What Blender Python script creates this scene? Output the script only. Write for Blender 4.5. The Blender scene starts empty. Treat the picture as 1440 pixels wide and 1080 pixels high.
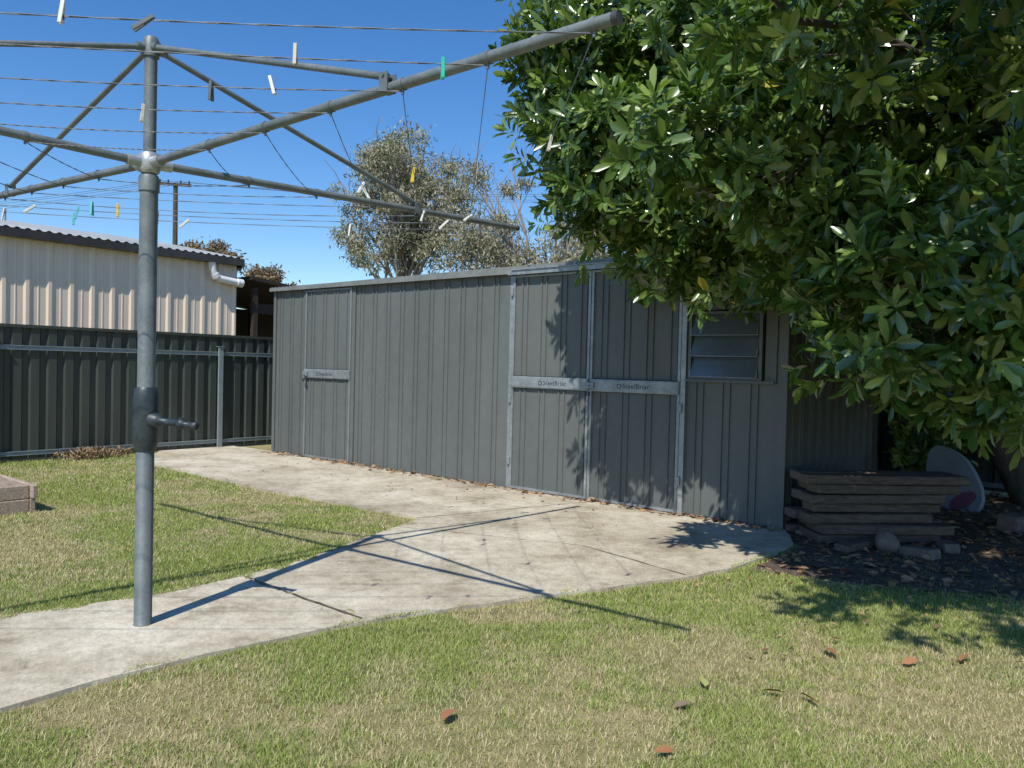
import bpy, math, random
import numpy as np
from mathutils import Vector, Matrix
random.seed(7); rng=np.random.default_rng(7)
sc=bpy.context.scene
sc.view_settings.view_transform='Standard'; sc.view_settings.look='None'
sc.view_settings.exposure=0; sc.view_settings.gamma=1
ROT=-math.atan2(0.6322,0.7748)          # yard frame: local x along the shed front, local y = towards the back
U=np.array([-0.7748,0.6322]); V=np.array([0.6322,0.7748])

# ------------------------------------------------------------------ helpers
def link(o,parent=None):
    sc.collection.objects.link(o)
    if parent: o.parent=parent
    return o
def empty(name,loc=(0,0,0),rz=0):
    o=bpy.data.objects.new(name,None); o.location=loc; o.rotation_euler=(0,0,rz); o.empty_display_size=.2
    return link(o)
class Geo:
    def __init__(s): s.v=[];s.f=[];s.m=[];s.sm=[]
    def add(s,vs,fs,m=0,smooth=False):
        n=len(s.v); s.v+= [tuple(p) for p in vs]
        for f in fs: s.f.append(tuple(i+n for i in f)); s.m.append(m); s.sm.append(smooth)
    def box(s,a,b,m=0,M=None):
        x0,y0,z0=a;x1,y1,z1=b
        vs=[(x0,y0,z0),(x1,y0,z0),(x1,y1,z0),(x0,y1,z0),(x0,y0,z1),(x1,y0,z1),(x1,y1,z1),(x0,y1,z1)]
        if M is not None: vs=[tuple(M@Vector(p)) for p in vs]
        s.add(vs,[(0,3,2,1),(4,5,6,7),(0,1,5,4),(1,2,6,5),(2,3,7,6),(3,0,4,7)],m)
    def bbox(s,a,b,c=.01,m=0,M=None):
        # chamfered box
        x0,y0,z0=a;x1,y1,z1=b
        vs=[];idx={}
        for ix,x in enumerate((x0,x1)):
            for iy,y in enumerate((y0,y1)):
                for iz,z in enumerate((z0,z1)):
                    sx=1-2*ix;sy=1-2*iy;sz=1-2*iz
                    for k,(dx,dy,dz) in enumerate(((0,c,c),(c,0,c),(c,c,0))):
                        idx[(ix,iy,iz,k)]=len(vs); vs.append((x+sx*dx,y+sy*dy,z+sz*dz))
        fs=[]
        for i in (0,1):
            fs.append([idx[(i,0,0,0)],idx[(i,1,0,0)],idx[(i,1,1,0)],idx[(i,0,1,0)]])
            fs.append([idx[(0,i,0,1)],idx[(1,i,0,1)],idx[(1,i,1,1)],idx[(0,i,1,1)]])
            fs.append([idx[(0,0,i,2)],idx[(1,0,i,2)],idx[(1,1,i,2)],idx[(0,1,i,2)]])
        for p in (0,1):
            for q in (0,1):
                fs.append([idx[(0,p,q,1)],idx[(1,p,q,1)],idx[(1,p,q,2)],idx[(0,p,q,2)]])
                fs.append([idx[(p,0,q,0)],idx[(p,1,q,0)],idx[(p,1,q,2)],idx[(p,0,q,2)]])
                fs.append([idx[(p,q,0,0)],idx[(p,q,1,0)],idx[(p,q,1,1)],idx[(p,q,0,1)]])
        for i in (0,1):
            for j in (0,1):
                for k in (0,1): fs.append([idx[(i,j,k,0)],idx[(i,j,k,1)],idx[(i,j,k,2)]])
        if M is not None: vs=[tuple(M@Vector(p)) for p in vs]
        s.add(vs,fs,m)
    def tube(s,pts,r,n=10,m=0,cap=True):
        pts=[Vector(p) for p in pts]
        if not hasattr(r,'__len__'): r=[r]*len(pts)
        vs=[];fs=[];prev=None
        for i,p in enumerate(pts):
            t=(pts[min(i+1,len(pts)-1)]-pts[max(i-1,0)])
            if t.length<1e-9: t=Vector((0,0,1))
            t.normalize()
            if prev is None:
                a=Vector((0,0,1)) if abs(t.z)<.9 else Vector((1,0,0))
                a=(a-t*a.dot(t)).normalized()
            else:
                a=(prev-t*prev.dot(t))
                a=a.normalized() if a.length>1e-6 else Vector((1,0,0))
            prev=a; b=t.cross(a)
            for k in range(n):
                w=2*math.pi*k/n
                vs.append(p+(a*math.cos(w)+b*math.sin(w))*r[i])
        for i in range(len(pts)-1):
            for k in range(n):
                fs.append((i*n+k,i*n+(k+1)%n,(i+1)*n+(k+1)%n,(i+1)*n+k))
        s.add(vs,fs,m,True)
        if cap:
            s.add(vs[:n],[tuple(range(n))[::-1]],m); s.add(vs[-n:],[tuple(range(n))],m)
    def sheet(s,x0,x1,z0,z1,y,pitch,prof,m=0,axis='x',sign=-1,ztop=None):
        """ribbed sheet: prof = list of (fraction of pitch, depth)"""
        pts=[];x=x0
        while x<x1-1e-6:
            for fr,d in prof:
                xx=x+fr*pitch
                if xx<=x1: pts.append((xx,d))
            x+=pitch
        pts.append((x1,pts[-1][1]))
        vs=[]
        for xx,d in pts:
            zt=z1 if ztop is None else ztop(xx)
            for z in (z0,zt):
                if axis=='x': vs.append((xx,y+sign*d,z))
                else: vs.append((y+sign*d,xx,z))
        s.add(vs,[(2*i,2*i+2,2*i+3,2*i+1) for i in range(len(pts)-1)],m)
    def build(s,name,mats,parent=None):
        me=bpy.data.meshes.new(name); me.from_pydata(s.v,[],s.f)
        for mt in mats: me.materials.append(mt)
        me.polygons.foreach_set('material_index',s.m); me.polygons.foreach_set('use_smooth',s.sm)
        me.update()
        o=bpy.data.objects.new(name,me); return link(o,parent)
def np_mesh(name,verts,loops,starts,totals,cols,mat,parent=None,smooth=False):
    me=bpy.data.meshes.new(name)
    me.vertices.add(len(verts)); me.vertices.foreach_set('co',verts.astype(np.float32).ravel())
    me.loops.add(len(loops)); me.loops.foreach_set('vertex_index',loops.astype(np.int32))
    me.polygons.add(len(starts)); me.polygons.foreach_set('loop_start',starts.astype(np.int32))
    try: me.polygons.foreach_set('loop_total',totals.astype(np.int32))
    except Exception: pass
    if smooth: me.polygons.foreach_set('use_smooth',np.ones(len(starts),dtype=bool))
    if cols is not None:
        a=me.attributes.new('Col','FLOAT_COLOR','POINT')
        c=np.ones((len(verts),4),dtype=np.float32); c[:,:3]=cols; a.data.foreach_set('color',c.ravel())
    me.materials.append(mat); me.update(calc_edges=True)
    return link(bpy.data.objects.new(name,me),parent)

# ------------------------------------------------------------------ materials
def newmat(name):
    m=bpy.data.materials.new(name); m.use_nodes=True
    nt=m.node_tree; b=nt.nodes['Principled BSDF']; return m,nt,b
def noise(nt,scale,detail=5,rough=.6,vec=None,stretch=None):
    tc=nt.nodes.new('ShaderNodeTexCoord'); n=nt.nodes.new('ShaderNodeTexNoise')
    n.inputs['Scale'].default_value=scale; n.inputs['Detail'].default_value=detail; n.inputs['Roughness'].default_value=rough
    if stretch:
        mp=nt.nodes.new('ShaderNodeMapping'); mp.inputs['Scale'].default_value=stretch
        nt.links.new(tc.outputs['Object'],mp.inputs[0]); nt.links.new(mp.outputs[0],n.inputs['Vector'])
    else: nt.links.new(tc.outputs['Object'],n.inputs['Vector'])
    return n.outputs['Fac']
def ramp(nt,fac,stops):
    r=nt.nodes.new('ShaderNodeValToRGB'); nt.links.new(fac,r.inputs[0])
    e=r.color_ramp.elements
    while len(e)<len(stops): e.new(.5)
    for i,(p,c) in enumerate(stops): e[i].position=p; e[i].color=(*c,1)
    return r.outputs[0]
def mix(nt,fac,a,b,mode='MIX'):
    m=nt.nodes.new('ShaderNodeMix'); m.data_type='RGBA'; m.blend_type=mode
    for s,v in ((m.inputs[0],fac),(m.inputs[6],a),(m.inputs[7],b)):
        if hasattr(v,'links') : nt.links.new(v,s)
        elif isinstance(v,tuple): s.default_value=(*v,1)
        else: s.default_value=v
    return m.outputs[2]
def bump(nt,b,h,strength=.3,dist=.01):
    n=nt.nodes.new('ShaderNodeBump'); n.inputs['Strength'].default_value=strength; n.inputs['Distance'].default_value=dist
    nt.links.new(h,n.inputs['Height']); nt.links.new(n.outputs[0],b.inputs['Normal'])
def simple(name,c0,c1,scale=6,rough=.6,metal=0,stretch=None,bs=.15,bd=.004,spec=.5,fine=60,fa=.35):
    m,nt,b=newmat(name)
    f=noise(nt,scale,6,.65,stretch=stretch)
    col=ramp(nt,f,[(.3,c0),(.7,c1)])
    f2=noise(nt,fine,3,.6); col=mix(nt,fa,col,ramp(nt,f2,[(.3,(.55,.55,.55)),(.7,(1.3,1.3,1.3))]),'MULTIPLY')
    nt.links.new(col,b.inputs['Base Color']); b.inputs['Roughness'].default_value=rough; b.inputs['Metallic'].default_value=metal
    b.inputs['Specular IOR Level'].default_value=spec
    if bs: bump(nt,b,f2,bs,bd)
    return m
M_shed=simple('shed_paint',(.100,.112,.108),(.136,.148,.142),1.1,.5,stretch=(1,1,.25),bs=0,spec=.3,fine=9,fa=.14)
M_trim=simple('door_trim',(.16,.185,.185),(.23,.255,.255),5,.5,.1,bs=0)
M_shedroof=simple('shed_roof',(.08,.09,.08),(.16,.16,.15),2,.5,bs=.05)
M_galv=simple('galvanised_steel',(.21,.24,.25),(.35,.38,.39),9,.42,.35,bs=.05,fine=35)
M_flash=simple('roof_flashing',(.15,.165,.155),(.24,.25,.24),5,.5,.1,bs=.02)
M_hoist=simple('hoist_steel',(.10,.12,.122),(.20,.225,.225),7,.5,.15,bs=.08,fine=90)
M_collar=simple('hoist_collar',(.36,.38,.38),(.50,.52,.52),20,.4,.5)
M_black=simple('dark_plastic',(.03,.035,.04),(.07,.075,.08),15,.5)
M_cuff=simple('winder_casing',(.022,.032,.036),(.05,.064,.07),15,.45,.2)
M_wire=simple('wire',(.10,.11,.12),(.22,.23,.25),40,.5,.3,bs=0)
M_fence=simple('fence_sheet',(.040,.050,.043),(.060,.070,.062),1.5,.42,bs=0,stretch=(1,1,.3),fa=.1,fine=9)
M_rail=simple('fence_rail',(.18,.22,.235),(.25,.295,.31),5,.5,bs=.02)
M_cream=simple('cream_cladding',(.74,.60,.46),(.82,.68,.53),.8,.55,bs=0,fa=.08)
M_gutter=simple('gutter',(.035,.03,.028),(.06,.055,.05),4,.4)
M_roofn=simple('zinc_roof',(.24,.26,.26),(.42,.43,.42),.7,.6,.05,bs=.03)
M_pvc=simple('pvc_pipe',(.72,.72,.72),(.82,.82,.82),4,.35,bs=0,fa=.05)
M_brown=simple('brown_timber_dark',(.02,.014,.011),(.05,.03,.022),3,.8)
M_timber=simple('weathered_timber',(.05,.036,.027),(.19,.145,.108),5,.85,stretch=(2,14,14),bs=.5,bd=.006)
M_redwood=simple('bed_timber',(.22,.155,.12),(.50,.41,.32),5,.85,stretch=(1,9,12),bs=.5,bd=.006)
M_soil=simple('soil',(.06,.042,.03),(.19,.14,.10),12,.95,bs=.9,bd=.03)
M_stone=simple('stone',(.12,.09,.07),(.25,.20,.16),14,.9,bs=.5,bd=.01)
M_glass=simple('louvre_glass',(.075,.095,.115),(.12,.145,.165),3,.15,bs=.1,spec=.9)
M_darkfill=simple('shed_dark_fill',(.012,.012,.012),(.02,.02,.02),3,.9)  # near-black colour stands in for the shade inside the shed
M_bark=simple('bark',(.05,.04,.032),(.12,.10,.08),9,.95,stretch=(1,1,.2),bs=.8,bd=.02)
M_barkgum=simple('gum_bark',(.20,.17,.14),(.42,.37,.32),3,.9,stretch=(1,1,.3))
M_text=simple('label_ink',(.03,.04,.06),(.05,.06,.08),30,.6,bs=0)
M_board=simple('board_foam',(.20,.22,.26),(.34,.37,.42),3,.5)
M_pink=simple('board_pink',(.20,.07,.11),(.30,.10,.16),6,.5)

# concrete
M_conc,nt,b=newmat('concrete')
f1=noise(nt,.62,8,.68); f2=noise(nt,2.2,9,.78); f3=noise(nt,70,4,.7); f4=noise(nt,14,5,.7)
c=ramp(nt,f1,[(.34,(.35,.30,.225)),(.49,(.52,.465,.365)),(.62,(.63,.58,.475))])
c=mix(nt,.8,c,ramp(nt,f2,[(.34,(.46,.42,.36)),(.45,(.83,.81,.76)),(.60,(1.06,1.06,1.05))]),'MULTIPLY')
c=mix(nt,.45,c,ramp(nt,f4,[(.35,(.6,.58,.55)),(.55,(1.08,1.08,1.08))]),'MULTIPLY')
c=mix(nt,.6,c,ramp(nt,f3,[(.3,(.6,.6,.6)),(.65,(1.2,1.2,1.2))]),'MULTIPLY')
nt.links.new(c,b.inputs['Base Color']); b.inputs['Roughness'].default_value=.92; b.inputs['Specular IOR Level'].default_value=.2
bump(nt,b,f3,.35,.004)
M_joint=simple('joint_dirt',(.07,.06,.045),(.13,.11,.08),20,.95)
# lawn base
M_lawn,nt,b=newmat('lawn')
f1=noise(nt,.9,6,.65); f2=noise(nt,9,6,.75); f3=noise(nt,120,3,.7)
c=ramp(nt,f1,[(.35,(.28,.29,.12)),(.5,(.36,.34,.16)),(.68,(.46,.39,.23))])
c=mix(nt,.8,c,ramp(nt,f2,[(.3,(.55,.55,.5)),(.7,(1.35,1.28,1.3))]),'MULTIPLY')
c=mix(nt,.8,c,ramp(nt,f3,[(.3,(.45,.45,.4)),(.7,(1.4,1.4,1.4))]),'MULTIPLY')
nt.links.new(c,b.inputs['Base Color']); b.inputs['Roughness'].default_value=1; b.inputs['Specular IOR Level'].default_value=.05
bump(nt,b,f3,.8,.02)
def vcol(name,rough,trans,spec=.5,transcol=1.6):
    m,nt,b=newmat(name)
    a=nt.nodes.new('ShaderNodeAttribute'); a.attribute_name='Col'
    nt.links.new(a.outputs['Color'],b.inputs['Base Color']); b.inputs['Roughness'].default_value=rough; b.inputs['Specular IOR Level'].default_value=spec
    if trans>0:
        t=nt.nodes.new('ShaderNodeBsdfTranslucent'); mx=nt.nodes.new('ShaderNodeMixShader')
        col=mix(nt,1.0,a.outputs['Color'],(transcol*.9,transcol*1.1,transcol*.4),'MULTIPLY')
        nt.links.new(col,t.inputs['Color']); mx.inputs[0].default_value=trans
        nt.links.new(b.outputs[0],mx.inputs[1]); nt.links.new(t.outputs[0],mx.inputs[2])
        nt.links.new(mx.outputs[0],nt.nodes['Material Output'].inputs['Surface'])
    return m
M_leaf=vcol('leaf',.27,.20,.8)
M_gumleaf=vcol('gum_leaf',.6,.15,.3,1.2)
M_grass=vcol('grass_blade',.65,.28,.25,1.3)
M_litter=vcol('dry_leaf',.7,0,.3)

# ------------------------------------------------------------------ ground, path
g=Geo(); g.add([(-600,-200,0),(600,-200,0),(600,1500,0),(-600,1500,0)],[(0,1,2,3)])
g.build('ground',[M_lawn])
path_poly=[(-1.69,4.90),(-1.96,4.57),(-2.34,4.26),(-2.67,4.03),(-3.6,3.4),(-6.5,1.4),(-5.6,0.2),(-3.4,1.75),(-1.96,2.98),(-1.75,3.25),(-1.4,3.59),(-1.05,3.88),(-0.76,4.09)]
slab_poly=[(-4.64,10.0),(-3.44,8.94),(-2.34,8.02),(-1.56,7.47),(-1.02,7.07),(-0.84,6.95),(-0.82,6.84),(-1.18,5.94),(-1.5,5.18),(-1.68,4.91),(-0.745,4.095),(-.3,4.35),(0.16,4.6),(0.86,4.96),(1.3,5.2),(1.66,5.48),(2.05,5.9),(2.32,6.25),(2.47,6.83),(-3.5,11.7),(-4.44,12.35),(-5.23,11.5),(-4.95,10.5)]
def slab(name,poly,z,mat,parent=None,thick=.12):
    P=[]
    for i in range(len(poly)):
        a=np.array(poly[i]);c=np.array(poly[(i+1)%len(poly)]); n=max(1,int(np.linalg.norm(c-a)/.12))
        for k in range(n):
            p=a+(c-a)*k/n
            if k: p=p+rng.normal(0,.008,2)
            P.append(p)
    n=len(P); g=Geo()
    g.add([(p[0],p[1],z) for p in P],[tuple(range(n))])
    g.add([(p[0],p[1],z) for p in P]+[(p[0],p[1],z-thick) for p in P],[(i,i+n,(i+1)%n+n,(i+1)%n) for i in range(n)])
    o=g.build(name,[mat],parent); return o
slab('garden_path',path_poly,.022,M_conc)
slabp=slab('concrete_slab',slab_poly,.026,M_conc)
def strip(name,a,b_,w,z,parent):
    a=Vector((*a,z));b_=Vector((*b_,z)); d=(b_-a); L=d.length; d.normalize(); nrm=Vector((-d.y,d.x,0))
    n=int(L/.08)+1; g=Geo(); vs=[]
    for i in range(n+1):
        p=a+d*L*i/n+nrm*random.gauss(0,.004); ww=w*(.6+.8*random.random())
        vs+= [p-nrm*ww/2,p+nrm*ww/2]
    g.add(vs,[(2*i,2*i+2,2*i+3,2*i+1) for i in range(n)]); return g.build(name,[M_joint],parent)
strip('joint_1',(-1.66,4.87),(-.78,4.12),.014,.0305,slabp)
strip('joint_2',(0.58,5.97),(1.2,5.17),.008,.0305,slabp)
strip('joint_3',(-.82,6.88),(.9,8.0),.008,.0305,slabp)
strip('joint_4',(.58,5.97),(-.95,6.5),.005,.0305,slabp)
dirt_poly=[(1.70,5.42),(2.1,5.30),(2.5,5.0),(3.2,4.75),(4.5,4.4),(7,4.3),(14,6),(12,12),(7.5,8.6),(4.3,9.9),(2.4,6.9),(2.38,6.25)]
slab('dirt_bed',dirt_poly,.006,M_soil,thick=.02)

# ------------------------------------------------------------------ grass blades
def inpoly(x,y,poly):
    c=np.zeros(len(x),bool);n=len(poly);j=n-1
    for i in range(n):
        xi,yi=poly[i];xj,yj=poly[j]
        m=((yi>y)!=(yj>y))&(x<(xj-xi)*(y-yi)/(yj-yi+1e-12)+xi)
        c^=m;j=i
    return c
def vnoise(x,y,s,seed):
    r=np.random.default_rng(seed).random((256,256))
    X=x*s+1000;Y=y*s+1000;xi=np.floor(X).astype(int);yi=np.floor(Y).astype(int);fx=X-xi;fy=Y-yi
    fx=fx*fx*(3-2*fx);fy=fy*fy*(3-2*fy)
    a=r[xi%256,yi%256];b_=r[(xi+1)%256,yi%256];c=r[xi%256,(yi+1)%256];d=r[(xi+1)%256,(yi+1)%256]
    return (a*(1-fx)+b_*fx)*(1-fy)+(c*(1-fx)+d*fx)*fy
def loc(x,y):  # world -> yard frame
    return -(x*U[0]+y*U[1]), x*V[0]+y*V[1]
def bl(x,y,cx,cy,sx,sy): return np.exp(-(((x-cx)/sx)**2+((y-cy)/sy)**2))
def grass(n,region,h,w,seed):
    r=np.random.default_rng(seed)
    x=r.uniform(region[0],region[1],n);y=r.uniform(region[2],region[3],n)
    k=(np.abs(x)<y*.70+.25)
    jx=(vnoise(x,y,8,51)-.5)*.13+r.normal(0,.008,n); jy=(vnoise(x,y,8,52)-.5)*.13+r.normal(0,.008,n)
    k&=~inpoly(x+jx,y+jy,path_poly)&~inpoly(x+jx,y+jy,slab_poly)
    ins=inpoly(x,y,path_poly)|inpoly(x,y,slab_poly)
    k&=~(ins&(np.abs((y-4.12)+(x+.78)*.85)<.06)&(x<-.85)&(x>-1.6))   # keep the slab joint clear
    j=(vnoise(x,y,3,5)-.5)*.5
    k&=~inpoly(x,y+j-.08,dirt_poly)|(r.random(n)<.03)
    lx,ly=loc(x,y); k&=(lx>-11.3)&~((lx<-7.62)&(ly<2.7)&(lx>-10))
    k&=~((lx<-2.4)&(ly>6.75))
    dry=.45*vnoise(x,y,1.3,11)+.33*vnoise(x,y,3.7,12)+.22*vnoise(x,y,12,13)
    dry+=.15*bl(x,y,.3,2.95,.35,.2)+.15*bl(x,y,-1.3,6.9,.35,.6)+.13*bl(x,y,-2.2,7.9,.8,.4)+.12*bl(x,y,-4,6.2,1.0,1.0)+.15*bl(x,y,2.3,3.4,.5,.35)+.10*bl(x,y,-.9,3.5,.4,.15)-.02
    bare=(dry>.60)
    k&=~(bare&(r.random(n)<.6))
    x,y,dry,ins=x[k],y[k],dry[k],ins[k]; n=len(x)
    z0=np.where(ins,.024,0)
    ang=r.uniform(0,2*np.pi,n);lean=r.uniform(.1,1.1,n);hh=h*r.uniform(.45,1.25,n)*(1.15-.5*dry);ww=w*r.uniform(.6,1.3,n)
    hh=np.where(ins,hh*.6,hh)
    a2=ang+np.pi/2+r.normal(0,.5,n)
    dx,dy=np.cos(ang)*ww/2,np.sin(ang)*ww/2
    ox,oy=np.cos(a2)*hh*lean,np.sin(a2)*hh*lean
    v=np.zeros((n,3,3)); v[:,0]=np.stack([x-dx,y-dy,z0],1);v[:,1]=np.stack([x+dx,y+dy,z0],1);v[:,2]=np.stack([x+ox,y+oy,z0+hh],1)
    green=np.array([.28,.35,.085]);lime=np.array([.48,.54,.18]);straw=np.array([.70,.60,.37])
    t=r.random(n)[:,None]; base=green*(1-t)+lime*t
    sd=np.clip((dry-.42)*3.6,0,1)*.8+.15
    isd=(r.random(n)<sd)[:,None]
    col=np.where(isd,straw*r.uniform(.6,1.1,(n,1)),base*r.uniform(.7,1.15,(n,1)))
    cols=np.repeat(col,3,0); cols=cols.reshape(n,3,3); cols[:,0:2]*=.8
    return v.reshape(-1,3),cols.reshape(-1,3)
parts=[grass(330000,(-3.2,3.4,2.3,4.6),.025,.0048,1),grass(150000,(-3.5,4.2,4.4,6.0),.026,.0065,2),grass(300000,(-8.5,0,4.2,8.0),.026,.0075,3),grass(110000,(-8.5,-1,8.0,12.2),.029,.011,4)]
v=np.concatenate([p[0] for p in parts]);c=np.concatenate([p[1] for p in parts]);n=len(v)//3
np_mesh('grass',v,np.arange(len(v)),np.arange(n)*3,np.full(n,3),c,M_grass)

# ------------------------------------------------------------------ leaves toolkit
LT=np.array([(0,0,0),(.38,.17,.03),(.38,-.17,.03),(.74,.19,0.0),(.74,-.19,0.0),(1,0,-.10),(.38,0,-.02),(.74,0,-.05)])
LF=[(0,6,1),(6,7,3,1),(7,5,3),(0,2,6),(2,4,7,6),(4,5,7)]
def leaves(pos,dirv,upv,L,W,cols,name,mat,parent=None):
    n=len(pos)
    d=dirv/np.linalg.norm(dirv,axis=1)[:,None]
    s=np.cross(upv,d); s/=np.linalg.norm(s,axis=1)[:,None]+1e-9
    u=np.cross(d,s)
    T=LT
    v=pos[:,None,:]+d[:,None,:]*(T[None,:,0:1]*L[:,None,None])+s[:,None,:]*(T[None,:,1:2]*(L*W)[:,None,None])+u[:,None,:]*(T[None,:,2:3]*L[:,None,None])
    loops=np.concatenate([np.array(f) for f in LF]); tot=np.array([len(f) for f in LF]); nl=len(loops)
    AL=(np.arange(n)[:,None]*8+loops[None,:]).ravel()
    tots=np.tile(tot,n); st=np.concatenate([[0],np.cumsum(tots)[:-1]])
    return np_mesh(name,v.reshape(-1,3),AL,st,tots,np.repeat(cols,8,0),mat,parent)
def unit(n,r): 
    q=r.normal(size=(n,3)); return q/np.linalg.norm(q,axis=1)[:,None]

# ------------------------------------------------------------------ big evergreen tree on the right
tree=empty('evergreen_tree')
lobes=[ # x,y,z, rx,ry,rz, weight
 (2.02,7.0,4.1,1.70,1.6,1.65,.85),
 (.92,6.45,3.15,.66,.7,.62,2.0),
 (.70,6.6,4.0,.62,.6,.75,1.5),
 (1.45,6.4,2.60,.55,.55,.50,2.0),
 (2.0,6.1,2.50,.66,.65,.55,1.3),
 (2.7,5.3,3.65,1.2,1.1,1.2,.95),
 (2.25,4.35,1.98,.60,.5,.56,1.35),
 (1.84,4.7,2.30,.36,.4,.34,1.5),
 (2.85,4.4,1.62,.50,.5,.42,1.3),
 (1.95,5.0,3.2,.60,.6,.55,1.1),
 (1.38,4.5,2.50,.24,.26,.18,1.1),
 (.78,4.55,2.75,.28,.3,.22,.9),
 (1.20,4.70,2.75,.34,.3,.28,.9),
 (1.35,3.8,3.15,.36,.36,.3,.9),
 (2.4,3.0,3.7,1.10,.95,.75,.8),
 (1.75,2.15,3.45,.85,.65,.40,.75),
 (3.6,6.0,3.0,1.3,1.2,1.2,1.0),
 (4.3,8.2,4.2,2.9,2.0,2.3,.65),
 (3.0,7.4,3.0,1.3,1.2,.9,.8),
 (5.4,6.3,3.8,1.9,1.9,1.9,.6),
 (2.6,7.2,5.4,2.2,1.8,1.3,.45),
 (6.4,9.2,2.1,2.2,1.2,2.0,.9),  # this and the next two: low foliage added to block skylight
 (4.9,10.0,1.9,1.5,.8,1.6,.8),
 (8.6,8.0,2.4,1.8,1.8,2.0,.5),
 (4.2,5.2,2.0,.7,.8,.7,1.0),
 (4.4,6.9,2.1,.95,.7,.75,1.0),  # occluder lobe, added to keep sky light off the shed's side wall
 (3.3,6.2,1.95,.5,.5,.45,1.0),
 (5.2,9.3,1.1,1.0,.35,.9,1.6),  # low foliage added behind the timber to darken the space there
]
r=np.random.default_rng(21)
P=[];N=[]
for (x,y,z,a,b_,c_,wt) in lobes:
    area=4*math.pi*((a*b_)**1.6+(a*c_)**1.6+(b_*c_)**1.6)**(1/1.6)/3**(1/1.6)
    n=int(area*50*wt)
    q=unit(n,r)
    bum=1+.19*np.sin(q[:,0]*7+x*5)*np.sin(q[:,1]*6+y)*1.0+.17*np.sin(q[:,2]*9+x)
    rad=np.where(r.random(n)<.72,r.normal(1,.09,n),r.uniform(.45,1,n))*bum
    P.append(np.array([x,y,z])+q*rad[:,None]*np.array([a,b_,c_])); N.append(q)
P=np.concatenate(P);N=np.concatenate(N)
cl=.65*vnoise(P[:,0]+P[:,2]*.7,P[:,1]+P[:,2]*.9,2.4,31)+.35*vnoise(P[:,0]-P[:,2]*.8,P[:,1]+P[:,2],5,32)
keep=(cl>.36)&((P[:,2]>1.05)|((P[:,1]>8.6)&(P[:,2]>.2)))
lx,ly=loc(P[:,0],P[:,1]); keep&=~((ly>6.6)&(lx<-2.2)&(P[:,2]<2.9)); keep&=(ly<10.8)|(P[:,2]>1.9)
P,N=P[keep],N[keep]
nC=len(P); K=13
ax=N+np.array([0,0,.55])+r.normal(0,.45,(nC,3)); ax/=np.linalg.norm(ax,axis=1)[:,None]
ref=unit(nC,r); e1=np.cross(ax,ref);e1/=np.linalg.norm(e1,axis=1)[:,None];e2=np.cross(ax,e1)
pos=[];dr=[];up=[]
for k in range(K):
    w=k*2.4+r.normal(0,.3,nC); t=(k/K)
    el=.15+.9*t+r.normal(0,.25,nC)
    rd=e1*np.cos(w)[:,None]+e2*np.sin(w)[:,None]
    d=rd*np.cos(el)[:,None]+ax*np.sin(el)[:,None]-np.array([0,0,.12])
    pos.append(P+ax*(.16*t-.04)+rd*.008); dr.append(d); up.append(ax*np.cos(el)[:,None]-rd*np.sin(el)[:,None]+r.normal(0,.3,(nC,3)))
pos=np.concatenate(pos);dr=np.concatenate(dr);up=np.concatenate(up);n=len(pos)
cb=np.tile(r.random(nC),K)[:,None]; lb=r.random((n,1))
dark=np.array([.035,.075,.016]);mid=np.array([.085,.150,.030]);light=np.array([.24,.32,.075])
t=np.clip(cb*.6+lb*.55,0,1)
col=np.where(t<.6,dark+(mid-dark)*(t/.6),mid+(light-mid)*((t-.6)/.4))
yel=(r.random((n,1))<.004); col=np.where(yel,np.array([.42,.36,.05]),col)
leaves(pos,dr,up,r.uniform(.09,.16,n),np.full(n,.90)*r.uniform(.8,1.1,n),col,'foliage',M_leaf,tree)
def limb(g,a,b_,r0,r1,n=8,sag=.15,seg=7,m=0):
    a=Vector(a);b_=Vector(b_);L=(b_-a).length; pts=[];rs=[]
    off=Vector((random.gauss(0,1),random.gauss(0,1),0))*L*.06
    for i in range(seg+1):
        t=i/seg; p=a.lerp(b_,t)+off*math.sin(math.pi*t)+Vector((0,0,sag*L*math.sin(math.pi*t)))
        p+=Vector((random.gauss(0,1),random.gauss(0,1),random.gauss(0,1)))*L*.012*(0<i<seg)
        pts.append(p);rs.append(r0+(r1-r0)*t**.8)
    g.tube(pts,rs,n,m); return pts
g=Geo()
tr=limb(g,(5.9,8.6,-.1),(4.7,7.9,2.6),.17,.12,12,.02)
for (x,y,z,a,b_,c_,wt) in lobes[:-1]:
    s=tr[random.choice((5,6,7))]
    pts=limb(g,s,(x,y,z-.1*c_),.055,.018)
    for k in range(7):
        q=unit(1,r)[0]; e=(x+q[0]*a*.85,y+q[1]*b_*.85,z+q[2]*c_*.85)
        limb(g,pts[random.choice((5,6,7))],e,.015,.005,5,.05,4)
g.build('trunk_and_limbs',[M_bark],tree)

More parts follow.
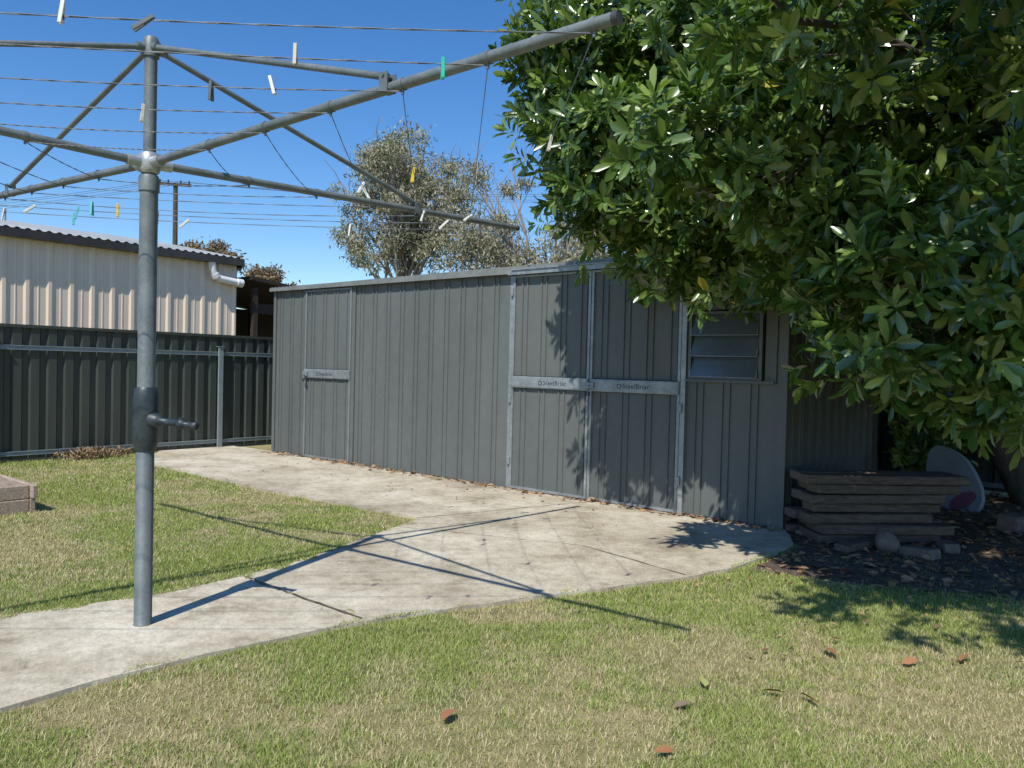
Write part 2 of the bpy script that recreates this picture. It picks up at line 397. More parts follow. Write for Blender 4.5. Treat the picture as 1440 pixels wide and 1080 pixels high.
# ------------------------------------------------------------------ gum trees behind
def gum(name,base,top,clumps,nl,seed,cA,cB,leaf=.13,bare=10,trr=.22):
    e=empty(name); r=np.random.default_rng(seed); random.seed(seed); g=Geo()
    tr=limb(g,base,top,trr,trr*.45,9,.02,9)
    pos=[]
    for (x,y,z,R) in clumps:
        s=tr[min(9,max(2,int(9*(.25+.6*random.random()))))]
        pts=limb(g,s,(x,y,z),.055,.016,6,.1)
        for k in range(8):
            q=unit(1,r)[0]*R*.95; ep=(x+q[0],y+q[1],z+q[2]*.8)
            pp=limb(g,pts[random.choice((4,5,6,7))],ep,.022,.007,4,.1,4)
            m=int(nl/len(clumps)/8*r.uniform(.2,1.8))
            cen=np.array(ep)
            pos.append(cen+r.normal(0,R*.27,(m,3))*np.array([1,1,.8]))
    for k in range(bare):
        q=unit(1,r)[0]; c=clumps[random.randrange(len(clumps))]
        limb(g,(c[0],c[1],c[2]),(c[0]+q[0]*1.1,c[1]+q[1]*.8,c[2]+abs(q[2])*1.5+.3),.02,.006,4,.08,5)
    g.build('trunk_and_limbs',[M_barkgum],e)
    pos=np.concatenate(pos);n=len(pos)
    d=r.normal(size=(n,3))*.7+np.array([0,0,-.8]);up=unit(n,r)
    t=r.random((n,1)); col=np.array(cA)*(1-t)+np.array(cB)*t
    leaves(pos,d,up,leaf*r.uniform(.6,1.3,n),np.full(n,.75),col,'foliage',M_gumleaf,e)
def ell(cx,cy,cz,rx,ry,rz,n,R,seed):
    r=np.random.default_rng(seed);out=[]
    for i in range(n):
        q=unit(1,r)[0]*r.uniform(.45,1)
        out.append((cx+q[0]*rx,cy+q[1]*ry,cz+q[2]*rz,R*r.uniform(.65,1.25)))
    return out
cA=(.16,.165,.10);cB=(.42,.39,.28)
gum('gum_tree',(-3.2,25,0),(-3.6,25,6.4),ell(-3.45,25,6.5,2.4,1.9,2.45,48,.68,3),27000,41,cA,cB,bare=26,leaf=.135)
gum('gum_tree',(.8,22.5,0),(.5,22.5,4.8),ell(.3,22.5,4.7,2.7,1.8,1.5,30,.62,5)+[(-1.2,22.5,6.6,.4),(.0,22.5,6.6,.35),(2.2,22,4.9,.7),(-1.5,22.5,5.2,.7)],13000,42,cA,cB,bare=70,leaf=.125)
gum('gum_tree',(3.6,27,0),(3.4,27,6),ell(3.3,27,5.4,2.6,1.8,1.8,16,.8,6),12000,43,(.07,.09,.035),(.2,.2,.11),bare=5)
def distant():
    r=np.random.default_rng(9);pos=[]
    for (cx,cy,cz,R) in [(-20.5,50,7.9,1.3),(-18.9,50,7.7,1.2),(-22.0,50,7.3,1.2),(-16.3,50,6.4,1.2),(-14.9,52,5.4,1.2)]:
        for k in range(12):
            c=np.array([cx,cy,cz])+unit(1,r)[0]*R*r.uniform(.2,.9)
            pos.append(c+r.normal(0,R*.2,(260,3)))
    pos=np.concatenate(pos);n=len(pos);t=r.random((n,1))
    col=np.array([.13,.10,.06])*(1-t)+np.array([.32,.24,.16])*t
    e=empty('distant_trees')
    leaves(pos,r.normal(size=(n,3)),unit(n,r),r.uniform(.15,.32,n),np.full(n,1.0),col,'foliage',M_gumleaf,e)
    g=Geo()
    for (x,y,z) in [(-20.5,50,8.0),(-18.9,50,7.8),(-22.,50,7.3),(-16.3,50,6.4),(-14.9,52,5.4)]:
        g.tube([(x,y,0),(x+.1,y,z)],[.2,.06],7)
    g.build('trunks',[M_barkgum],e)
distant()
random.seed(11)
# ------------------------------------------------------------------ shed (yard frame)
shed=empty('metal_shed',rz=ROT)
Y0=6.792; XL=-10.2; XR=-2.43; YB=9.85; H=2.45
RP=.265
RIB=[(0,0),(.34,0),(.36,.015),(.41,.015),(.43,0),(.60,0),(.62,.015),(.67,.015),(.69,0)]
g=Geo()
for a,b_ in ((XL+.03,-9.42),(-8.32,-5.56)):
    g.sheet(a,b_,.03,H,Y0,RP,RIB)
g.sheet(-3.38,XR-.03,.03,1.31,Y0,RP,RIB)
g.sheet(-3.38,XR-.03,1.98,H,Y0,RP,RIB)
g.sheet(-2.62,XR-.03,1.31,1.98,Y0,RP,RIB)
g.sheet(XL+.03,XR-.03,.03,H,YB,RP,RIB,sign=1)
RISE=.17
zt=lambda y:H+RISE*(1-abs(y-(Y0+YB)/2)/((YB-Y0)/2))
g.sheet(Y0+.02,YB-.02,.03,H,XR,RP,RIB,axis='y',sign=1,ztop=zt)
g.sheet(Y0+.02,YB-.02,.03,H,XL,RP,RIB,axis='y',sign=-1,ztop=zt)
g.build('walls',[M_shed],shed)
g=Geo()
g.box((XL+.1,Y0+.10,.03),(XR-.1,YB-.06,H-.02)); g.build('dark_backing_box',[M_darkfill],shed)  # solid dark backing box, painted shade in place of a real inside
g=Geo()
g.box((XL-.012,Y0-.024,.028),(XL+.05,Y0+.05,H-.005)); g.box((XR-.05,Y0-.025,.028),(XR+.024,Y0+.05,H-.005))
g.box((XR-.05,YB-.05,.028),(XR+.023,YB+.024,H-.005)); g.box((XL-.012,YB-.05,.028),(XL+.05,YB+.024,H-.005))
g.box((-9.46,Y0-.023,.03),(-9.41,Y0+.02,H)); g.box((-8.36,Y0-.023,.03),(-8.30,Y0+.02,H)) 
g.box((XL-.01,Y0-.053,H+.001),(XR+.01,Y0+.04,H+.035))
g.box((-9.405,Y0-.015,H-.021),(-8.365,Y0+.03,H-.001)); g.box((-5.52,Y0-.015,H-.021),(-3.43,Y0+.03,H-.001))
g.build('corner_trims_and_header',[M_shed],shed)
def corr_roof(g,x0,x1,ya,za,yb,zb,pitch=.09,amp=.009,m=0):
    vs=[];n=int((x1-x0)/pitch*6)
    for i in range(n+1):
        x=x0+(x1-x0)*i/n; d=amp*math.sin(2*math.pi*x/pitch)
        vs+=[(x,ya,za+d),(x,yb,zb+d)]
    g.add(vs,[(2*i,2*i+2,2*i+3,2*i+1) for i in range(n)],m,True)
YM=(Y0+YB)/2
g=Geo(); corr_roof(g,XL-.05,XR+.05,Y0-.07,H+.05,YM,H+.06+RISE); corr_roof(g,XL-.05,XR+.05,YM,H+.06+RISE,YB+.06,H+.05)
g.box((XL-.05,YM-.1,H+.066+RISE),(XR+.05,YM+.1,H+.078+RISE))
g.build('roof_sheets',[M_shedroof],shed)
g=Geo()
vs=[];ys=(Y0-.085,Y0-.055)
xs=np.linspace(XL-.04,XR+.04,12)
for x in xs:
    t=(x-XL)/(XR-XL); zt_=H+.045+.055*t
    for yy in ys: vs+=[(x,yy,H-.005),(x,yy,zt_)]
fs=[]
for i in range(11):
    a=4*i;b4=4*(i+1)
    fs+=[(a,b4,b4+1,a+1),(a+2,a+3,b4+3,b4+2),(a+1,b4+1,b4+3,a+3),(a,a+2,b4+2,b4)]
g.add(vs,fs,0)
g.build('eave_flashing',[M_flash],shed)
g=Geo(); g.box((-5.56,Y0-.105,H-.02),(-3.36,Y0-.087,H+.028)); g.box((-5.5,Y0-.12,H+.029),(-2.4,Y0-.0865,H+.042))
g.build('door_head_track',[M_galv],shed)
def door(name,x0,x1,frame,knob):
    e=bpy.data.objects.new(name,None); link(e,shed)
    g=Geo(); yd=Y0-.018
    g.sheet(x0+.02,x1-.02,.05,1.165,yd,RP,RIB); g.sheet(x0+.02,x1-.02,1.305,H-.03,yd,RP,RIB)
    g.build('panel',[M_shed],e)
    g=Geo(); w=.028
    g.box((x0,yd-.024,.035),(x0+w,yd+.012,H-.022)); g.box((x1-w,yd-.024,.035),(x1,yd+.012,H-.022))
    g.box((x0+w,yd-.0225,.035),(x1-w,yd+.012,.06)); g.box((x0+w,yd-.0225,H-.045),(x1-w,yd+.012,H-.022))
    g.build('frame',[frame],e)
    g=Geo(); g.bbox((x0+.005,yd-.040,1.17),(x1-.005,yd-.025,1.30),.006)
    g.bbox((x0+.03,yd-.044,1.182),(x1-.03,yd-.0402,1.288),.0015) ; g.build('cross_bar',[M_galv],e)
    g=Geo()
    for xx in (x0+.02,x0+.06,x1-.02,x1-.06):
        for zz in (1.20,1.27): g.tube([(xx,yd-.043,zz),(xx,yd-.050,zz)],.005,8)
    g.build('rivets',[M_collar],e)
    return e,yd
d1,yd=door('single_door',-9.39,-8.36,M_trim,0)
d2,yd=door('double_door_left',-5.52,-4.475,M_galv,0)
d3,yd=door('double_door_right',-4.465,-3.43,M_galv,0)
def label(parent,x,y,z,txt,size,m=M_text):
    cu=bpy.data.curves.new('label_text','FONT'); cu.body=txt; cu.size=size; cu.align_x='LEFT'; cu.extrude=.0006; cu.materials.append(m)
    cu.offset=.0008; cu.space_character=1.12
    o=bpy.data.objects.new('label_text',cu); o.location=(x,y,z); o.rotation_euler=(math.pi/2,0,0); link(o,parent)
def badge(parent,x,y,z,r_):
    g=Geo(); g.tube([(x,y,z),(x,y-.0012,z)],r_,20); g.build('label_mark',[M_text],parent)
    g=Geo(); g.tube([(x,y-.0013,z),(x,y-.0020,z)],r_*.6,16); g.build('label_mark_ring',[M_galv],parent)
for e,x in ((d1,-8.99),(d2,-5.02),(d3,-4.02)):
    badge(e,x-.075,yd-.0443,1.232,.026); label(e,x-.035,yd-.0448,1.213,'SteelBriar',.068)
def lock(parent,x):
    g=Geo(); y=yd-.055
    g.bbox((x-.05,y-.012,1.20),(x+.05,y+.008,1.262),.004)
    g.bbox((x-.02,y-.040,1.12),(x+.02,y-.018,1.165),.004,1)
    pts=[(x+.013*math.cos(a),y-.03,1.165+.03*math.sin(a)) for a in np.linspace(0,math.pi,9)]
    g.tube(pts,.0035,6,0)
    g.tube([(x,y-.01,1.225),(x,y-.045,1.225)],.009,8,0)
    g.build('latch_and_padlock',[M_galv,M_black],parent)
lock(d3,-4.44); lock(d1,-9.33)
g=Geo()
for zz in (.3,1.0,2.2):
    for xx in (-5.53,-3.42): g.bbox((xx-.02,Y0-.060,zz),(xx+.02,Y0-.044,zz+.09),.004)
g.box((-3.425,Y0-.04,.03),(-3.375,Y0+.005,H-.006))
g.box((-5.575,Y0-.028,.03),(-5.525,Y0+.005,H-.024))
g.build('hinges_and_jamb',[M_galv],shed)
win=bpy.data.objects.new('louvre_window',None); link(win,shed)
x0,x1,z0,z1=-3.36,-2.64,1.33,1.965
g=Geo()
for a,b2 in (((x0,z0),(x0+.03,z1)),((x1-.03,z0),(x1,z1)),((x0+.03,z0),(x1-.03,z0+.022)),((x0+.03,z1-.022),(x1-.03,z1))):
    g.box((a[0],Y0-.03,a[1]),(b2[0],Y0+.06,b2[1]))
g.box((x0-.02,Y0-.045,z0-.025),(x1+.12,Y0-.026,z0-.002))
g.build('frame',[M_shed],win)
g=Geo();hh=.205
for i in range(3):
    zc=z0+.122+i*.195
    M=Matrix.Translation((0,Y0-.012,zc))@Matrix.Rotation(math.radians(-20),4,'X')
    g.box((x0+.036,-.003,-hh/2),(x1-.036,.003,hh/2),0,M)
    g.box((x0+.036,-.0035,-hh/2-.005),(x1-.036,.0035,-hh/2-.0005),1,M)
    for xx in (x0+.030,x1-.042): g.box((xx,-.014,-hh/2),(xx+.006,.012,-hh/2+.06),1,M)
g.build('glass_blades',[M_glass,M_collar],win)

# ------------------------------------------------------------------ fences
FR=[(0,0),(.32,0),(.42,.034),(.90,.034)]
def fence(name,x,y0,y1,along='y',post0=None,sign=1):
    e=empty(name,rz=ROT); g=Geo()
    g.sheet(y0,y1,.04,1.76,x,.21,FR,axis=along,sign=sign); g.build('sheets',[M_fence],e)
    g=Geo(); h=Geo()
    def bx(G,a0,a1,c0,c1,z0,z1,m=0):
        if along=='y': G.box((x+c0*sign if sign>0 else x-c1,a0,z0),(x+c1*sign if sign>0 else x-c0,a1,z1),m)
        else: G.box((a0,x-c1,z0),(a1,x-c0,z1),m)
    bx(h,y0,y1,-.015,.052,1.755,1.795)
    bx(g,y0,y1,.04,.062,1.515,1.525); bx(g,y0,y1,.04,.052,1.475,1.515); bx(g,y0,y1,.04,.062,1.465,1.475)
    bx(g,y0,y1,.04,.062,.135,.145); bx(g,y0,y1,.04,.052,.10,.135);bx(g,y0,y1,.04,.062,.09,.10)
    q=post0-3.1*6
    while q<y1:
        if q>y0:
            bx(g,q-.035,q+.035,.063,.10,0,1.60)
            bx(g,q-.05,q+.05,.0,.115,1.60,1.61)
        q+=3.1
    g.build('rails_and_posts',[M_rail],e); h.build('capping',[M_fence],e)
fence('metal_fence',-11.32,-8,10.9,'y',6.51,1)
fence('metal_fence',10.95,-11.3,9,'x',-9.5,-1)

# ------------------------------------------------------------------ neighbour's building
nb=empty('neighbour_shed',rz=ROT)
CR=[(0,0),(.10,.024),(.25,.024),(.35,0),(.62,0),(.65,.006),(.69,.006),(.72,0)]
g=Geo(); g.sheet(-4,8.28,0,3.27,-13.8,.33,CR,axis='y',sign=1)
g.sheet(-19.8,-13.8,0,3.27,8.28,.33,CR,axis='x',sign=1)
g.sheet(-19.8,-13.8,0,3.27,-4,.33,CR,axis='x',sign=-1); g.sheet(-4,8.28,0,3.27,-19.8,.33,CR,axis='y',sign=-1)
g.build('walls',[M_cream],nb)
g=Geo(); g.box((-13.79,-4.05,3.24),(-13.62,8.36,3.37)); g.build('gutter',[M_gutter],nb)
g=Geo()
vs=[];k=int(12.41/.152*6)
for i in range(k+1):
    y=-4.05+12.41*i/k; d=.016*math.sin(2*math.pi*y/.152)
    vs+=[(-13.66,y,3.385+d),(-16.8,y,3.94+d),(-19.95,y,3.385+d)]
g.add(vs,[(3*i,3*i+1,3*i+4,3*i+3) for i in range(k)]+[(3*i+1,3*i+2,3*i+5,3*i+4) for i in range(k)],0,True)
g.build('roof_sheets',[M_roofn],nb)
g=Geo(); g.add([(-13.66,8.33,3.36),(-16.8,8.33,3.915),(-19.95,8.33,3.36),(-19.95,8.33,3.2),(-13.66,8.33,3.2)],[(0,1,2,3,4)])
g.build('gable_barge',[M_gutter],nb)
g=Geo(); yb=7.72
g.tube([(-13.70,yb,3.26),(-13.70,yb+.02,3.10),(-13.70,yb+.06,3.00),(-13.70,yb+.16,2.95),(-13.70,yb+.42,2.92),(-13.70,yb+.62,2.90)],.068,14)
g.tube([(-13.70,yb+.055,3.03),(-13.70,yb+.10,2.96)],.082,14)
g.tube([(-13.70,yb+.52,2.91),(-13.70,yb+.64,2.90)],.082,14); g.build('downpipe',[M_pvc],nb)
cp=empty('timber_carport',rz=ROT)
g=Geo()
g.box((-18,8.5,2.86),(-13.6,13.5,2.93),0,Matrix.Translation((0,8.5,2.9))@Matrix.Rotation(math.radians(-6),4,'X')@Matrix.Translation((0,-8.5,-2.9+.13)))
for x in (-13.8,-17.6):
    for y in (8.7,11,13.2): g.box((x-.05,y-.05,0),(x+.05,y+.05,2.85))
g.box((-17.9,8.5,0),(-17.8,13.5,2.7)); g.box((-13.95,8.7,2.35),(-13.85,13.2,2.55))
g.build('frame_and_roof',[M_brown],cp)

# ------------------------------------------------------------------ utility pole and lines
up_=empty('utility_pole')
g=Geo(); g.tube([(-17.55,40,0),(-17.6,40,10.4)],[.16,.11],12,0)
M=Matrix.Translation((-17.6,39.88,10.35))@Matrix.Rotation(math.radians(12),4,'Z')
g.box((-.8,-.05,-.07),(.8,.05,.07),0,M); 
for xx in (-.7,-.3,.3,.7):
    p=M@Vector((xx,0,.07)); g.tube([p,p+Vector((0,0,.06)),p+Vector((0,0,.16))],[.03,.055,.03],8,1)
g.build('pole_and_crossarm',[M_bark,M_cuff],up_)
g=Geo()
for xx in (-.7,-.3,.3,.7):
    p=M@Vector((xx,0,.16))
    for q in (Vector((16,36+xx*2,10.2)),Vector((-60,52+xx*2,10.8))):
        pts=[]
        for i in range(25):
            t=i/24; w=p.lerp(q,t); w.z-=1.2*4*t*(1-t)*(.6 if q.x>0 else 1); pts.append(w)
        g.tube(pts,.009,5)
g.build('power_lines',[M_black],up_)

# ------------------------------------------------------------------ rotary clothes hoist
hoist=empty('rotary_clothesline',(-1.88,3.965,0))
g=Geo()
g.tube([(0,0,-.05),(0,0,.028),(0,0,.03),(0,0,2.30)],[.0455,.0455,.0435,.0435],24,0)
g.tube([(0,0,2.30),(0,0,2.985)],.031,20,0)
g.build('pole',[M_hoist],hoist)
g=Geo()
g.tube([(0,0,.925),(0,0,.95),(0,0,.96),(0,0,1.05),(0,0,1.17),(0,0,1.235),(0,0,1.25)],[.050,.057,.060,.062,.062,.056,.047],24,0)
d=Vector((.93,-.36,0)).normalized(); o=Vector((0,0,1.085))
pts=[o+d*.03,o+d*.075,o+d*.10,o+d*.105,o+d*.22,o+d*.225,o+d*.25,o+d*.255,o+d*.31,o+d*.335,o+d*.34]
pts=[p+Vector((0,0,-.00-.02*((p-o).length/.34))) for p in pts]
g.tube(pts,[.046,.038,.028,.019,.016,.027,.027,.016,.017,.023,.014],14,0)
g.tube([o+d*.235+Vector((0,0,-.040)),o+d*.235+Vector((0,0,.018))],.012,10,0)
g.build('winding_box_and_crank',[M_cuff],hoist)
g=Geo()
g.tube([(0,0,2.25),(0,0,2.31),(0,0,2.33)],[.050,.050,.044],22,0)
g.tube([(0,0,2.34),(0,0,2.355),(0,0,2.43),(0,0,2.445)],[.040,.052,.052,.040],22,1)
g.tube([(0,0,2.93),(0,0,3.01),(0,0,3.03)],[.040,.040,.030],20,0)
T1=Vector((2.16,-1.61,2.46));T2=Vector((1.88,1.935,2.46));T3=Vector((-1.95,-1.95,2.46));T4=Vector((-2.16,1.61,2.46))
tips=[T1,T2,T4,T3]
hub=Vector((0,0,2.395)); top=Vector((0,0,2.97))
for T in tips:
    dd=Vector((T.x,T.y,0)).normalized()
    g.tube([hub+dd*.035,hub+dd*.11],.028,12,1)
    g.tube([top+dd*.02,top+dd*.07],.022,10,0)
g.build('hub_fittings',[M_hoist,M_collar],hoist)
g=Geo()
for T in tips:
    dd=Vector((T.x,T.y,0)).normalized()
    g.tube([hub+dd*.08,hub.lerp(T,.5),T],.0205,16,0)
    g.tube([T-dd*.002,T+dd*.02],.0215,14,1)
    E=hub.lerp(T,.64); E2=E+Vector((0,0,.045))
    g.tube([top+dd*.05,E2],.0145,12,0)
    side=dd.cross(Vector((0,0,1)))
    for s_ in (-1,1):
        M=Matrix.Translation(E+side*.022*s_)@Matrix(((dd.x,side.x,0,0),(dd.y,side.y,0,0),(0,0,1,0),(0,0,0,1)))
        g.box((-.022,-.002,-.015),(.022,.002,.058),0,M)
    g.tube([E2-side*.03,E2+side*.03],.006,8,0)
    for t in (.2,.36,.52,.67,.82,.975):
        p=hub.lerp(T,t); g.tube([p-dd*.010,p+dd*.010],.0235,12,0)
        g.tube([p+Vector((0,0,-.02)),p+Vector((0,0,-.038))],.006,6,0)
g.build('arms_and_braces',[M_hoist,M_black],hoist)
g=Geo(); ws={}
for j,t in enumerate((.2,.36,.52,.67,.82,.975)):
    for i in range(4):
        a=hub.lerp(tips[i],t)+Vector((0,0,-.026));b_=hub.lerp(tips[(i+1)%4],t)+Vector((0,0,-.026))
        sag=(.015+.03*random.random()+(.10*random.random() if i==0 else 0))*(t+.2)
        def W(s_,a=a,b_=b_,sag=sag): 
            p=a.lerp(b_,s_); return p+Vector((0,0,-4*sag*s_*(1-s_)))
        ws[(i,j)]=W
        for ph in (0,math.pi):
            pts=[]
            for k in range(161 if i==3 else 61):
                s_=k/(160 if i==3 else 60); p=W(s_); an=ph+s_*90*(1 if i==3 else .35)
                pts.append(p+Vector((0,math.cos(an),math.sin(an)))*.0014)
            g.tube(pts,.0016,5,0,False)
g.build('wires',[M_wire],hoist)
pc={'white':(.75,.74,.70),'green':(.02,.50,.33),'grey':(.12,.14,.14),'yellow':(.75,.55,.04),'cyan':(.15,.55,.6),'cream':(.55,.5,.42)}
PM={k:simple('peg_'+k,tuple(x*.9 for x in v_),v_,20,.4,bs=0) for k,v_ in pc.items()}
names=list(PM)
g=Geo()
def peg(i,j,s_,c,tilt=0,flip=1):
    p=ws[(i,j)](s_); mi=names.index(c)
    M=Matrix.Translation(p)@Matrix.Rotation(random.uniform(-.6,.6),4,'Z')@Matrix.Rotation(tilt,4,'Y')
    if i==1: M=M@Matrix.Scale(1.25,4)
    for s2 in (-1,1):
        M2=M@Matrix.Rotation(s2*.09,4,'X')
        g.bbox((-.006,s2*.0045-.003,-.050*flip if flip>0 else -.022),(.006,s2*.0045+.003,.022 if flip>0 else .050),.001,mi,M2)
    g.tube([M@Vector((-.007,0,-.004)),M@Vector((.007,0,-.004))],.006,8,names.index('grey'))
for a in [(3,5,.61,'white',.1,-1),(3,5,.67,'grey',.9,1),(3,4,.81,'cream',0,-1),(3,4,.955,'green',0,1),(3,3,.83,'white',-.3,-1),(3,3,.75,'grey',0,1),(3,2,.66,'cream',.1,1),
          (0,2,.6,'white',.5,1),(0,3,.35,'yellow',.1,1),(0,5,.3,'cream',.2,1),(0,2,.68,'white',-.5,1),(0,4,.9,'white',1.0,1),(0,3,.9,'white',.3,1),
          (1,5,.3,'white',.1,1),(1,5,.6,'white',.8,1),(1,4,.65,'white',.1,1),(1,3,.74,'yellow',0,1),(1,3,.80,'cyan',0,1),(1,4,.81,'cyan',.2,1),(1,4,.90,'white',.9,1),(1,5,.92,'white',.2,1),(1,5,.985,'cream',0,1),(1,5,.80,'cyan',0,1),(1,4,.05,'white',.8,1)]:
    peg(*a)
g.build('clothes_pegs',[PM[k] for k in names],hoist)

# ------------------------------------------------------------------ garden bed
bed=empty('raised_garden_bed',rz=ROT); BX=.24
g=Geo()
def plank(g,x0,x1,y0,y1,z0,z1,m=0,M=None): g.bbox((x0+BX,y0,z0),(x1+BX,y1,z1),.006,m,M)
plank(g,-9.9,-7.85,2.60,2.645,0.0,.125);plank(g,-9.9,-7.79,2.60,2.64,.13,.25)
plank(g,-7.90,-7.855,.4,2.595,0,.12);plank(g,-7.90,-7.86,.4,2.595,.125,.245)
plank(g,-9.9,-9.86,.4,2.6,0,.24);plank(g,-9.84,-7.9,.4,.44,0,.24)
plank(g,-8.0,-7.905,2.5,2.598,0,.2)
g.build('boards',[M_redwood],bed)
g=Geo(); n=26; vs=[]
for i in range(n):
    for j in range(n): vs.append((-9.84+BX+1.94*i/(n-1),.46+2.14*j/(n-1),.10+random.gauss(0,.012)))
g.add(vs,[(i*n+j,i*n+j+n,i*n+j+n+1,i*n+j+1) for i in range(n-1) for j in range(n-1)],0,True); g.build('soil',[M_soil],bed)

# ------------------------------------------------------------------ timber stack
st=empty('timber_stack',(2.50,6.36,0),math.radians(7)); g=Geo(); z=.012
layers=[(.0,1.10),(.06,1.22),(-.04,1.05),(.05,1.20),(-.03,1.15),(.03,1.32),(-.08,1.34)]
for li,(xa,xb) in enumerate(layers):
    th=.080; y=random.uniform(-.05,.03)
    if li<2: y-=.07
    for k in range(2 if li>1 else 3):
        w=random.uniform(.165,.19)
        dx=random.uniform(-.07,.07); an=random.uniform(-.05,.05)
        M=Matrix.Translation(((xa+xb)/2+dx,y+w/2,z))@Matrix.Rotation(an,4,'Z')@Matrix.Rotation(random.uniform(-.008,.008),4,'Y')
        L=(xb-xa)/2
        g.bbox((-L,-w/2,0),(L,w/2,th-.004-random.uniform(0,.008)),.008,0,M); y+=w+random.uniform(.004,.02)
    z+=th+.001
M=Matrix.Translation((.33,-.20,.012))@Matrix.Rotation(.5,4,'Z'); g.bbox((-.30,-.06,0),(.30,.06,.06),.007,0,M)
g.build('planks',[M_timber],st)
def stone(name,x,y,s,seed,brick=False):
    r_=random.Random(seed); import bmesh
    bm=bmesh.new(); 
    if brick:
        bmesh.ops.create_cube(bm,size=1); bmesh.ops.bevel(bm,geom=bm.edges[:],offset=.06,segments=2,affect='EDGES')
    else: bmesh.ops.create_icosphere(bm,subdivisions=3,radius=.6)
    for v_ in bm.verts:
        n_=1+.14*math.sin(v_.co.x*5+seed)+.1*math.sin(v_.co.y*7+seed*2) if not brick else 1+r_.gauss(0,.01)
        v_.co=Vector((v_.co.x*s[0]*n_,v_.co.y*s[1]*n_,v_.co.z*s[2]*n_))
    me=bpy.data.meshes.new(name); bm.to_mesh(me); bm.free(); me.materials.append(M_stone)
    if not brick: me.polygons.foreach_set('use_smooth',[True]*len(me.polygons))
    o=bpy.data.objects.new(name,me); o.location=(x,y,s[2]*.45); o.rotation_euler=(r_.uniform(-.1,.1),r_.uniform(-.1,.1),r_.uniform(0,3)); link(o)
stone('rock',3.02,6.12,(.17,.13,.15),1); stone('paving_brick',3.2,5.98,(.28,.14,.08),2,True); stone('paving_brick',3.55,6.2,(.24,.12,.08),3,True)
stone('paving_brick',4.65,7.1,(.25,.17,.16),6,True)
# body board leaning
bb=empty('bodyboard',(4.80,8.0,.0)); 
bb.rotation_euler=(math.radians(-22),math.radians(-36),math.radians(-46))
g=Geo();out=[]
for k in range(40):
    a=2*math.pi*k/40; x=.25*math.copysign(abs(math.cos(a))**.7,math.cos(a)); zz=.43*math.copysign(abs(math.sin(a))**.8,math.sin(a))
    if zz>0: x*=1-.45*(zz/.43)**2
    out.append((x,zz))
n=len(out)
vs=[(x*.94,-.03,z_+.40) for x,z_ in out]+[(x,-.015,z_+.40) for x,z_ in out]+[(x,.015,z_+.40) for x,z_ in out]+[(x*.94,.03,z_+.40) for x,z_ in out]
fs=[tuple(range(n)),tuple(range(3*n,4*n))[::-1]]
for l in range(3): fs+=[(l*n+k,l*n+(k+1)%n,(l+1)*n+(k+1)%n,(l+1)*n+k) for k in range(n)]
g.add(vs,fs); g.build('board',[M_board],bb)
g=Geo(); cs=[(.15*math.cos(a),-.0325,.14+.08*math.sin(a)) for a in np.linspace(0,2*math.pi,24,endpoint=False)]
g.add(cs,[tuple(range(24))]); g.build('printed_disc',[M_pink],bb)

# ------------------------------------------------------------------ leaf litter
r=np.random.default_rng(77)
pos=[]
n=9500
x=r.uniform(1.7,8,n);y=r.uniform(4.3,9.5,n);k=inpoly(x,y,dirt_poly); k&=(r.random(n)<np.clip(.25+.7*vnoise(x,y,2,3),0,1))
pos.append(np.stack([x[k],y[k],np.full(k.sum(),.016)],1))
n=420;a=-r.uniform(XL,XR,n)*1.0; bq=Y0-.02-np.abs(r.normal(0,.07,n))
pos.append(np.stack([a*U[0]+bq*V[0],a*U[1]+bq*V[1],np.full(n,.034)],1))
n=60;a=r.uniform(3,9,n);bq=r.uniform(5.2,6.7,n)
p=np.stack([a*U[0]+bq*V[0],a*U[1]+bq*V[1],np.full(n,.034)],1); p=p[inpoly(p[:,0],p[:,1],slab_poly)]; small=len(p); pos.append(p)
n=90; pos.append(np.stack([r.uniform(1.2,3.4,n),r.uniform(3.6,5.3,n),np.full(n,.034)],1)); 
m1=sum(len(q) for q in pos)
big=np.array([(-0.24,2.94),(1.31,3.18),(0.88,3.44),(0.54,2.74),(2.0,3.71),(1.62,3.74),(.78,3.17),(2.3,3.8),(1.1,3.3)])
pos.append(np.stack([big[:,0],big[:,1],np.full(len(big),.034)],1))
pos=np.concatenate(pos);n=len(pos)
an=r.uniform(0,2*np.pi,n); d=np.stack([np.cos(an),np.sin(an),r.normal(0,.22,n)],1); up=np.array([0,0,1.])+r.normal(0,.35,(n,3))
d[m1:,2]*=.3
t=r.random((n,1)); col=np.array([.14,.075,.04])*(1-t)+np.array([.42,.27,.15])*t
L=r.uniform(.05,.11,n); L[m1-90-small:m1]*=.5; 
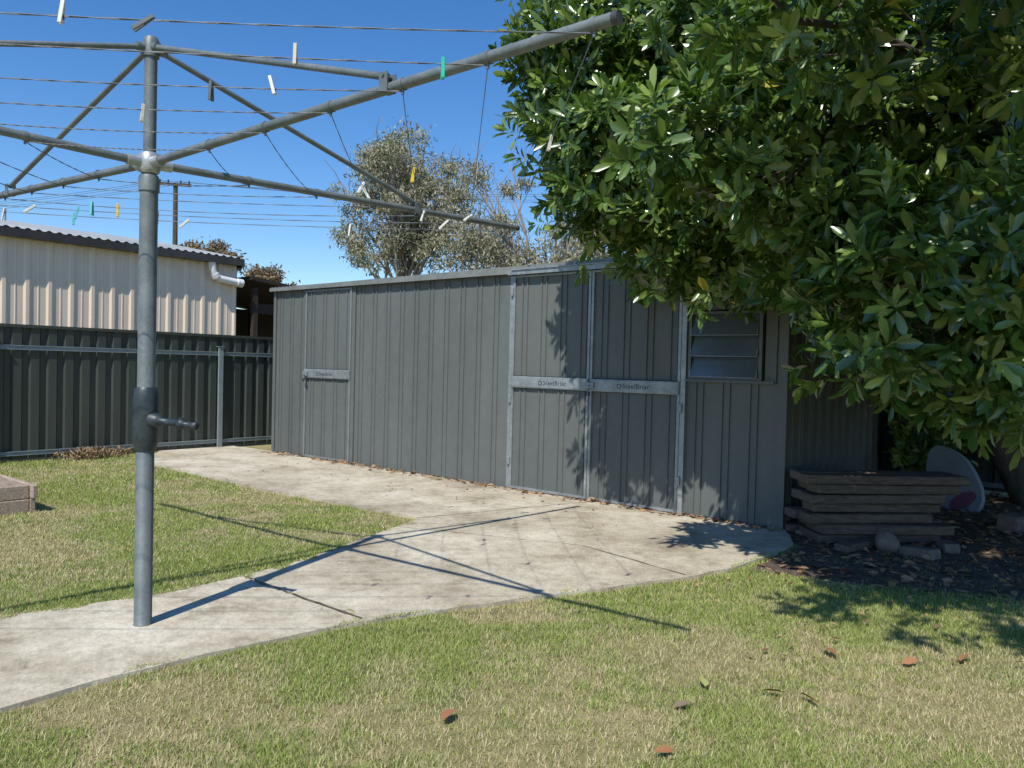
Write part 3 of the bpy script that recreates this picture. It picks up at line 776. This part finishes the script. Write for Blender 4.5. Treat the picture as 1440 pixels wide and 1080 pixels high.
L[m1:]=r.uniform(.085,.115,n-m1); col[m1:]=np.array([.40,.19,.09])*r.uniform(.7,1.1,(n-m1,1)); col[m1+2]=(.36,.38,.13); col[m1+6]=(.20,.15,.10)
leaves(pos,d,up,L,np.full(n,1.1),col,'fallen_leaves',M_litter)
n=600;a=11.12-np.abs(r.normal(0,.10,n));bq=r.normal(4.55,.22,n)
p=np.stack([a*U[0]+bq*V[0],a*U[1]+bq*V[1],r.uniform(0,.12,n)],1)
d=r.normal(size=(n,3))*.6+np.array([0,0,.8]);t=r.random((n,1))
leaves(p,d,unit(n,r),r.uniform(.04,.10,n),np.full(n,.5),np.array([.16,.09,.05])*(1-t)+np.array([.4,.3,.17])*t,'dry_weeds',M_litter)

# ------------------------------------------------------------------ sky, sun, camera
w=bpy.data.worlds.new('World'); sc.world=w; w.use_nodes=True; nt=w.node_tree
sky=nt.nodes.new('ShaderNodeTexSky'); sky.sky_type='NISHITA'; sky.sun_disc=False
sky.sun_elevation=math.radians(52); sky.sun_rotation=math.radians(201.2); sky.altitude=0; sky.air_density=1.0; sky.dust_density=.1; sky.ozone_density=4
hs=nt.nodes.new('ShaderNodeHueSaturation'); hs.inputs['Hue'].default_value=.505; hs.inputs['Saturation'].default_value=1.26; hs.inputs['Value'].default_value=1.25
nt.links.new(sky.outputs[0],hs.inputs['Color'])
nt.links.new(hs.outputs[0],nt.nodes['Background'].inputs[0]); nt.nodes['Background'].inputs[1].default_value=.125
sl=bpy.data.lights.new('sun','SUN'); sl.energy=5.0; sl.angle=math.radians(.5); sl.color=(1,.96,.87)
so=bpy.data.objects.new('sun',sl); link(so)
c52=math.cos(math.radians(52)); dv=Vector((.362*c52,.932*c52,-math.sin(math.radians(52))))
so.rotation_euler=dv.to_track_quat('-Z','Y').to_euler(); so.location=(-5,-12,20)
cam=bpy.data.cameras.new('camera'); co=bpy.data.objects.new('camera',cam); link(co)
cam.sensor_width=36; cam.lens=36*1085/1440; cam.clip_start=.05; cam.clip_end=3000
co.matrix_world=Matrix.Translation((0,0,1.4))@Matrix.Rotation(math.pi/2-.022,4,'X')@Matrix.Rotation(.025,4,'Z')
sc.camera=co
